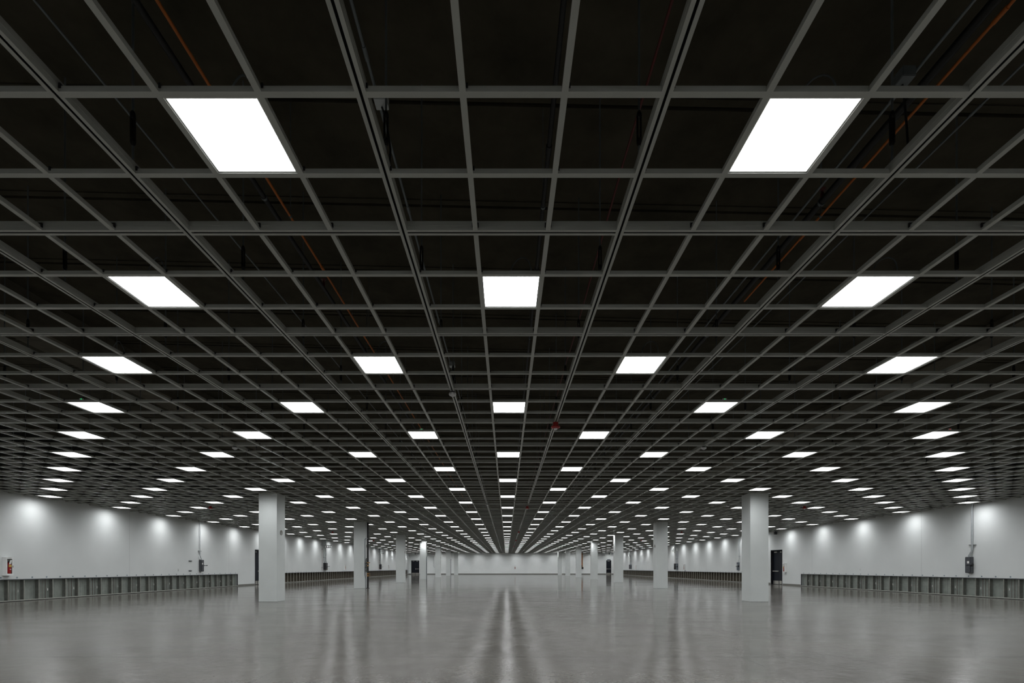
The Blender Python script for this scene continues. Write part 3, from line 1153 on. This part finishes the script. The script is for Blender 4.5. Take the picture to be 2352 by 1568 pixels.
def gear(side, d, label, ring):
    """a dark enclosure, a second one with a lever, pipes up to the ceiling and a bracket of fittings"""
    d *= KD[side]
    W = Wall(side)
    q0 = -side                       # the group on the right wall is the mirror image
    root = tag(empty('switchgear', (W.X, d, 1.07)), label, 'electrical switch', 'dark switchgear groups on the side walls')
    O = (-W.X, -d, -1.07)

    def P(m, name, mats):
        return m.build(name, mats, root, O)
    m = MB()
    W.box(m, 0, 0.26, d, d + q0 * 0.34, 1.07, 1.80)
    P(m, 'enclosure', 'black')
    m = MB()
    W.box(m, 0, 0.17, d + q0 * 0.42, d + q0 * 0.80, 1.05, 1.80)
    W.box(m, 0.17, 0.185, d + q0 * 0.44, d + q0 * 0.78, 1.07, 1.78)
    e2 = P(m, 'enclosure', 'boxgrey' if side < 0 else 'boxblue')
    m = MB()
    W.box(m, 0.185, 0.188, d + q0 * 0.50, d + q0 * 0.58, 1.50, 1.58, 0.001)
    W.box(m, 0.185, 0.188, d + q0 * 0.60, d + q0 * 0.64, 1.12, 1.24, 0.001, 1)
    m.build('warning_label', ['paper', 'yellow'], e2)
    m = MB()
    m.lathe([(0.075, 0), (0.075, q0 * 0.02), (0.05, q0 * 0.035)], (W.x(0.10), d + q0 * 0.80, 1.43), 16, axis='y')
    m.tube([W.pt(0.10, d + q0 * 0.83, 1.43), W.pt(0.38, d + q0 * 0.83, 1.43)], 0.018, 10)
    P(m, 'lever', 'black')
    for (dd, zz, r) in ((d + q0 * 0.06, 1.80, 0.035), (d + q0 * 0.27, 1.80, 0.02), (d + q0 * 0.58, 1.80, 0.04)):
        m = MB()
        if r == 0.02:
            pts = [W.pt(0.1, dd, 1.79), W.pt(0.1, dd, 2.3), W.pt(0.1, dd + q0 * 0.06, 2.42), W.pt(0.1, dd + q0 * 0.2, 2.45)]
        else:
            pts = [W.pt(0.08, dd + q0 * 0.06, 1.79), W.pt(0.08, dd + q0 * 0.06, 1.88), W.pt(0.06, dd, 2.02), W.pt(0.06, dd, ZG + 0.3)]
        m.tube(pts, r, 12)
        P(m, 'conduit', 'conduit')
    m = MB()
    W.box(m, 0, 0.05, d - q0 * 0.05, d + q0 * 0.36, 2.36, 2.40, 0.004)
    W.box(m, 0, 0.05, d + q0 * 0.50, d + q0 * 0.70, 2.36, 2.40, 0.004)
    P(m, 'strut_clamp', 'boxgrey')
    # thin red line beside the gear
    m = MB()
    z1 = 3.35
    m.tube([W.pt(0.04, d - q0 * 0.40, 1.02), W.pt(0.04, d - q0 * 0.40, z1 - 0.03), W.pt(0.04, d - q0 * 0.37, z1), W.pt(0.04, d + q0 * 0.25, z1)], 0.012, 8)
    for zz in (1.30, z1 - 0.18):
        W.box(m, 0, 0.07, d - q0 * 0.45, d - q0 * 0.35, zz, zz + 0.04, 0.004, 1)
    P(m, 'signal_conduit', ['darkred', 'boxgrey'])['label'] = 'thin red conduit'
    # upper bracket
    m = MB()
    for q in (-0.42, -0.12):
        m.tube([W.pt(0.05, d + q0 * q, 3.62 if q < -0.3 else 3.55), W.pt(0.05, d + q0 * q, ZG + 0.3)], 0.022, 10)
    W.box(m, 0, 0.05, d - q0 * 0.75, d - q0 * 0.1, 3.60, 3.64, 0.004)
    W.box(m, 0, 0.05, d - q0 * 0.42, d + q0 * 0.3, 3.50, 3.54, 0.004)
    P(m, 'riser', 'conduit')
    m = MB()
    W.box(m, 0, 0.10, d + q0 * 0.28, d + q0 * 0.66, 3.34, 3.66)
    P(m, 'junction_box', 'white')
    m = MB()
    if ring:
        pts = []
        for k in range(34):
            a = 2 * PI * k / 16
            pts.append(W.pt(0.20 + 0.02 * (k // 16) + 0.02 * math.cos(a), d - q0 * 0.14 + 0.33 * math.cos(a) * 0.9, 3.42 + 0.22 * math.sin(a)))
        m.tube(pts, 0.022, 8)
        W.box(m, 0, 0.2, d - q0 * 0.3, d - q0 * 0.05, 3.30, 3.52)
        q = P(m, 'cable_coil', 'white')
        q['label'] = 'coil of white cable'
    else:
        W.box(m, 0.05, 0.60, d + q0 * 0.20, d + q0 * 0.26, 3.60, 3.66, 0.004)
        W.box(m, 0.05, 0.60, d + q0 * 0.70, d + q0 * 0.76, 3.60, 3.66, 0.004)
        W.box(m, 0.25, 0.60, d + q0 * 0.26, d + q0 * 0.70, 3.36, 3.42, 0.004)
        for q in (0.2, 0.4, 0.55):
            m.lathe([(0.05, 0), (0.05, 0.12), (0.03, 0.14)], W.pt(q, d + q0 * 0.48, 3.42), 12)
        m.tube([W.pt(0.2, d + q0 * 0.23, 3.62), W.pt(0.2, d + q0 * 0.23, ZG + 0.2)], 0.012, 8)
        m.tube([W.pt(0.5, d + q0 * 0.73, 3.62), W.pt(0.5, d + q0 * 0.73, ZG + 0.2)], 0.012, 8)
        P(m, 'fitting_rack', 'galv')
    return root


gear(-1, 50.6, 'black switchgear pair with lever and tall conduits on the left wall, before the second column', False)
gear(-1, 72.9, 'distant dark switchgear with conduits on the left wall, past the second column', False)
gear(1, 60.0, 'black and slate switchgear under a white cable coil on the right wall, near second column', True)
gear(1, 82.0, 'distant switchgear under a white cable coil on the right wall, past the second column', True)

# end wall gear
m = MB()
root = tag(empty('control_box', (14.6 + CX, YB, 1.0)), 'two stacked black boxes fed by an orange pipe on the end wall', 'electrical box')
O = (-14.6 - CX, -YB, -1.0)
xc = 14.6 + CX
for (a, b, z0, z1) in ((-0.22, 0.10, 1.52, 1.76), (-0.22, 0.34, 1.02, 1.42)):
    m = MB()
    m.bbox(xc + a, xc + b, YB - 0.2, YB, z0, z1, 0.01)
    m.build('enclosure', 'black', root, O)
m = MB()
m.tube([(xc + 0.05, YB - 0.10, 1.40), (xc + 0.05, YB - 0.10, ZG + 0.4)], 0.09, 14)
m.build('feed_pipe', 'orange', root, O)['label'] = 'vertical orange pipe'
m = MB()
m.tube([(xc + 0.21, YB - 0.05, 1.40), (xc + 0.21, YB - 0.05, ZG + 0.4)], 0.03, 10)
m.build('conduit', 'brass', root, O)
xc = -13.75 + CX
root = tag(empty('control_box', (xc, YB, 1.0)), 'narrow black box with a bent grey conduit on the end wall, left part', 'electrical box')
O = (-xc, -YB, -1.0)
m = MB()
m.bbox(xc - 0.10, xc + 0.22, YB - 0.2, YB, 1.02, 1.80, 0.01)
m.build('enclosure', 'black', root, O)
m = MB()
m.tube([(xc - 0.08, YB - 0.06, 1.40), (xc - 0.36, YB - 0.06, 1.40), (xc - 0.44, YB - 0.06, 1.48), (xc - 0.44, YB - 0.06, 3.5)], 0.03, 10)
m.build('conduit', 'conduit', root, O)

# short strut channels and outlet on the near left wall
for (d, z, lab) in ((29.17 * KD[-1], 1.68, 'upper short dark strut on the left wall beside the disconnect switch'), (29.17 * KD[-1], 1.10, 'lower short dark strut on the left wall beside the disconnect switch')):
    m = MB()
    m.prism([(XL, z), (XL + 0.041, z), (XL + 0.041, z + 0.012), (XL + 0.01, z + 0.012), (XL + 0.01, z + 0.032), (XL + 0.041, z + 0.032), (XL + 0.041, z + 0.045), (XL, z + 0.045)], 'y', d, d + 0.27)
    tag(m.build('wall_strut', 'boxgrey'), lab, 'wall strut')
W = Wall(-1)
m = MB()
W.box(m, 0, 0.012, 28.5, 28.58, 1.11, 1.25, 0.003)
o = m.build('wall_outlet', 'white')
m = MB()
for z in (1.14, 1.20):
    W.box(m, 0.012, 0.016, 28.52, 28.56, z, z + 0.03, 0.001)
m.build('socket', 'boxblue', o)
tag(o, 'white double outlet on the left wall above the mesh grille', 'outlet')
W = Wall(1)
m = MB()
W.box(m, 0, 0.012, 29.1, 29.18, 1.11, 1.25, 0.003)
o = m.build('wall_outlet', 'white')
m = MB()
for z in (1.14, 1.20):
    W.box(m, 0.012, 0.016, 29.12, 29.16, z, z + 0.03, 0.001)
m.build('socket', 'boxblue', o)
tag(o, 'white double outlet on the right wall above the mesh grille', 'outlet')
# card reader and push plate left of the right double door
m = MB()
DS = DOOR[1][1]
W.box(m, 0, 0.05, DS + 0.30, DS + 0.57, 1.34, 1.55, 0.006)
o = m.build('call_station', 'white')
m = MB()
W.box(m, 0.05, 0.056, DS + 0.35, DS + 0.52, 1.40, 1.50, 0.003)
m.build('button', 'boxblue', o)
tag(o, 'white wall call station beside the double door on the right wall', 'wall control')
m = MB()
W.box(m, 0, 0.035, DS + 0.37, DS + 0.50, 1.12, 1.20, 0.004)
o = m.build('card_reader', 'black')
tag(o, 'small black card reader below the call station by the right double door', 'card reader')

# small boxes hung high over the doors
def wall_horn(loc, label):
    m = MB()
    m.bbox(-0.085, 0.085, -0.085, 0.085, 0, 0.22, 0.012)
    o = m.build('ceiling_speaker', 'boxgrey', loc=loc)
    m = MB()
    m.tube([(0, 0, 0.21), (0, 0, 0.42)], 0.02, 8)
    m.build('stem', 'boxgrey', o)
    tag(o, label, 'speaker')


wall_horn((XR - 0.12, 37.6 * KD[1], ZG - 0.28), 'small dark speaker box under the grid above the right double door')
wall_horn((-17.75 + CX, YB - 0.2, ZG - 0.28), 'small dark speaker box under the grid above the far left door')
wall_horn((20.0 + CX, YB - 0.2, ZG - 0.28), 'small dark speaker box under the grid above the far right door')

# ---------------------------------------------------------------- pipes on the columns
xc = CLX[1] + CX + COLW / 2
root = tag(empty('standpipe', (xc + 0.115, CD[1] + 0.25, 0)), 'black standpipe with orange valves against the second left column', 'standpipe')
O = (-(xc + 0.115), -(CD[1] + 0.25), 0)
px_, py_ = xc + 0.115, CD[1] + 0.25
m = MB()
m.tube([(px_, py_, 0), (px_, py_, ZG + 0.6)], 0.055, 14)
m.lathe([(0.1, 0.0), (0.1, 0.02), (0.056, 0.03)], (px_, py_, 0), 14)
m.build('pipe', 'blackpipe', root, O)
for (z, s) in ((1.62, 1), (1.44, -1), (0.93, 1), (0.80, 1)):
    m = MB()
    m.lathe([(0.062, -0.045), (0.062, 0.045)], (px_, py_, z), 14)
    m.tube([(px_, py_ - 0.03, z), (px_, py_ - 0.16, z), (px_ + 0.02, py_ - 0.19, z - 0.05)], 0.030, 10)
    if s > 0:
        m.tube([(px_, py_, z), (px_ + 0.11, py_ - 0.02, z)], [0.028, 0.022], 10)
        m.lathe([(0.038, 0.0), (0.038, 0.02)], (px_ + 0.11, py_ - 0.02, z), 12, axis='x')
    m.build('valve', 'brass', root, O)
m = MB()
m.tube([(px_ - 0.05, py_ - 0.19, 1.00), (px_ - 0.05, py_ - 0.19, 1.85), (px_ - 0.02, py_ - 0.05, 1.9)], 0.03, 10)
m.tube([(px_ - 0.02, py_ - 0.30, 1.00), (px_ - 0.02, py_ - 0.30, 1.75), (px_, py_ - 0.05, 1.8)], 0.018, 10)
for z in (1.1, 1.3, 1.55):
    m.box(px_ - 0.09, px_ + 0.08, py_ - 0.34, py_ - 0.15, z, z + 0.03)
m.build('bypass', 'blackpipe', root, O)
m = MB()
m.tube([(px_ - 0.05, CD[1] - 0.04, 0), (px_ - 0.05, CD[1] - 0.04, 0.55), (px_ - 0.11, CD[1] - 0.05, 0.85), (px_ - 0.11, CD[1] - 0.05, 3.05), (px_ - 0.08, CD[1] - 0.02, 3.13), (px_, CD[1] + 0.16, 3.15)], 0.022, 10)
o = m.build('drain_pipe', 'dimconduit')
tag(o, 'thin grey pipe bending down the edge of the second left column', 'pipe')
for j, lab in ((3, 'dark grey conduit up the side of the fourth left column'), (5, 'dark grey conduit up the side of the sixth left column')):
    xc = CLX[j] + CX + COLW / 2 + 0.05
    m = MB()
    m.tube([(xc, CD[j] + 0.06, 0), (xc, CD[j] + 0.06, 2.5), (xc + 0.03, CD[j] + 0.12, 2.58), (xc + 0.05, CD[j] + 0.3, 2.6)], 0.04, 10)
    tag(m.build('column_conduit', 'dimconduit'), lab, 'pipe')


# ---------------------------------------------------------------- detectors under the grid
def strobe(i, d, label):
    root = tag(empty('fire_strobe', (i * G, d, ZG)), label, 'fire alarm strobe', 'red alarm strobes under the grid')
    m = MB()
    m.lathe([(0.055, 0.0), (0.055, -0.055), (0.062, -0.06)], (0, 0, 0), 8)
    m.build('back_box', 'red', root)
    m = MB()
    m.lathe([(0.062, -0.055), (0.090, -0.085), (0.090, -0.098), (0.06, -0.115), (0.03, -0.118)], (0, 0, 0), 20)
    m.build('alarm_body', 'red', root)
    m = MB()
    m.lathe([(0.032, -0.112), (0.030, -0.135), (0.018, -0.148), (0.004, -0.15)], (0, 0, 0), 14)
    m.build('strobe_lens', 'lens', root)


S = [(1.5, 9.64, 'red ceiling strobe nearest the camera, on the middle channel'),
     (1.5, 22.8, 'second red ceiling strobe along the middle channel'),
     (1.5, 38.6, 'third red ceiling strobe along the middle channel'),
     (1.5, 50.4, 'fourth red ceiling strobe along the middle channel'),
     (1.5, 64.6, 'fifth red ceiling strobe along the middle channel'),
     (-22.5, 22.8, 'red ceiling strobe over the left side, near the left wall switch'),
     (22.5, 22.8, 'red ceiling strobe over the right side, right of the nearest right column'),
     (-22.5, 38.8, 'red ceiling strobe on the left, between the first and second left columns'),
     (22.5, 38.8, 'red ceiling strobe on the right, between the first and second right columns'),
     (-22.5, 50.8, 'small distant red ceiling strobe just right of the second left column'),
     (22.5, 50.4, 'small distant red ceiling strobe just left of the second right column')]
for s in S:
    strobe(*s)


def sensor(i, d, label):
    root = tag(empty('ceiling_sensor', (i * G, d, ZG)), label, 'ceiling sensor', 'white round sensors under the grid')
    m = MB()
    m.lathe([(0.045, 0.0), (0.045, -0.028)], (0, 0, 0), 16)
    m.build('base', 'boxgrey', root)
    m = MB()
    m.lathe([(0.058, -0.024), (0.060, -0.040), (0.052, -0.056), (0.034, -0.066), (0.020, -0.068), (0.018, -0.076), (0.004, -0.078)], (0, 0, 0), 20)
    m.build('dome', 'sensor', root)


for s in [(-1.5, 7.96, 'white round ceiling sensor nearest the camera, on the middle left channel'),
          (-1.5, 22.0, 'second white ceiling sensor along the middle left channel'),
          (-1.5, 36.2, 'third white ceiling sensor along the middle left channel'),
          (-1.5, 51.4, 'fourth white ceiling sensor along the middle left channel'),
          (-10.5, 11.55, 'white ceiling sensor up on the left, nearest in its channel'),
          (-10.5, 26.4, 'white ceiling sensor just above and right of the second left column'),
          (-10.5, 40.9, 'small far white ceiling sensor above the fourth left column'),
          (7.5, 11.55, 'white ceiling sensor up on the right, nearest in its channel'),
          (7.5, 26.3, 'white ceiling sensor right of the centre, second along its channel'),
          (7.5, 40.6, 'small far white ceiling sensor right of the centre, third along its channel'),
          (-16.5, 22.6, 'white ceiling sensor just right of the nearest left column'),
          (16.5, 22.5, 'white ceiling sensor just left of the nearest right column')]:
    sensor(*s)


# ---------------------------------------------------------------- services above the grid (run along the hall)
def run(name, mat, ratio, hp, r, label, cat, y0=-3.0, y1=40.0, couplings=(), coupling_mat=None, sag=0.0, hangers=True):
    """ratio = height above eye / sideways distance"""
    x_ = hp / ratio
    root = tag(empty(name, (x_ + CX, (y0 + y1) / 2, EYE + hp)), label, cat, kind='thing')
    O = (-(x_ + CX), -(y0 + y1) / 2, -(EYE + hp))
    m = MB()
    pts = []
    n = max(2, int((y1 - y0) / 1.5))
    for k in range(n + 1):
        t = k / n
        yy = y0 + (y1 - y0) * t
        pts.append((x_ + CX + (random.uniform(-1, 1) * sag), yy, EYE + hp + random.uniform(-1, 1) * sag))
    m.tube(pts, r, 10)
    m.build('pipe', mat, root, O)
    for c in couplings:
        m = MB()
        m.tube([(x_ + CX, c - 0.05, EYE + hp), (x_ + CX, c + 0.05, EYE + hp)], r * 1.35, 10)
        m.build('coupling', coupling_mat or mat, root, O)
    if hangers:
        yy = 5.235
        while yy < min(y1, 20):
            m = MB()
            m.tube([(x_ + CX, yy + 0.03, EYE + hp + r * 0.9), (x_ + CX, yy + 0.03, slab_z(x_) + 0.01)], 0.004, 6)
            m.lathe([(r * 1.25, -0.012), (r * 1.25, 0.012)], (x_ + CX, yy + 0.03, EYE + hp), 12, axis='y')
            m.build('pipe_hanger', 'rod', root, O)
            yy += 3.0
    return root


run('sprinkler_pipe', 'orange', -1.625, 3.75, 0.0125, 'orange pipe above the grid, left of the middle', 'pipe', couplings=(3.95, 6.2, 8.8, 12.0), sag=0.004)
run('sprinkler_pipe', 'orange', 1.118, 3.75, 0.012, 'orange pipe above the grid, right of the middle', 'pipe', y1=6.95, couplings=(3.35, 5.6), sag=0.003)
bp_left = run('sprinkler_pipe', 'blackpipe', -1.527, 3.95, 0.026, 'black pipe beside the left orange pipe above the grid', 'pipe')
bp_right = run('sprinkler_pipe', 'blackpipe', 1.16, 3.90, 0.034, 'black pipe beside the right orange pipe above the grid', 'pipe')
run('sprinkler_pipe', 'blackpipe', 9.9, 3.85, 0.021, 'black pipe above the grid right of the middle light column', 'pipe', couplings=(4.55, 6.4))
run('signal_conduit', 'darkred', 3.42, 3.80, 0.011, 'thin dark red conduit above the grid right of the middle', 'conduit', sag=0.012, hangers=False)
run('steel_conduit', 'dimconduit', -3.645, 3.70, 0.012, 'grey conduit above the grid just left of the middle', 'conduit', couplings=(3.55, 5.1, 7.4), hangers=False)
run('steel_conduit', 'dimconduit', -1.201, 3.85, 0.009, 'thin grey conduit above the grid on the far left side', 'conduit', hangers=False)
run('steel_conduit', 'dimconduit', 1.212, 3.72, 0.011, 'grey conduit above the grid beside the front right light', 'conduit', couplings=(3.9, 5.5, 6.6), hangers=False)
run('steel_conduit', 'dimconduit', 0.974, 3.80, 0.009, 'thin grey conduit above the grid on the far right side', 'conduit', couplings=(4.1,), hangers=False)

# upright sprinkler heads on the black pipes
for (pipe, d) in ((bp_left, 6.98), (bp_right, 5.25)):
    m = MB()
    m.lathe([(0.018, 0.0), (0.018, 0.06), (0.010, 0.065), (0.010, 0.10), (0.035, 0.102), (0.035, 0.106)], (0, 0, 0), 12)
    o = m.build('sprinkler_head', 'darkred', pipe, (0, d - pipe.location.y, 0.02))
    o['label'] = 'dark red upright sprinkler head'

# junction boxes above the grid
for (x_, d, z, mat, lab) in ((-0.98, 3.86, EYE + 3.66, 'conduit', 'pale junction box on the grey conduit left of the middle'),
                             (-0.98, 8.9, EYE + 3.66, 'conduit', 'small pale junction box farther along the grey conduit left of the middle'),
                             (3.0, 3.72, EYE + 3.70, 'dimconduit', 'grey junction box on the conduit beside the front right light')):
    m = MB()
    m.bbox(-0.05, 0.05, -0.05, 0.05, -0.04, 0.04, 0.004)
    o = m.build('junction_box', mat, loc=(x_ + CX, d, z))
    m = MB()
    m.tube([(0.0, 0.02, -0.04), (0.03, 0.04, -0.12), (0.06, 0.05, -0.35), (0.05, 0.02, -0.62)], 0.008, 8)
    m.build('flexible_cable', 'blackpipe', o)
    tag(o, lab, 'junction box')
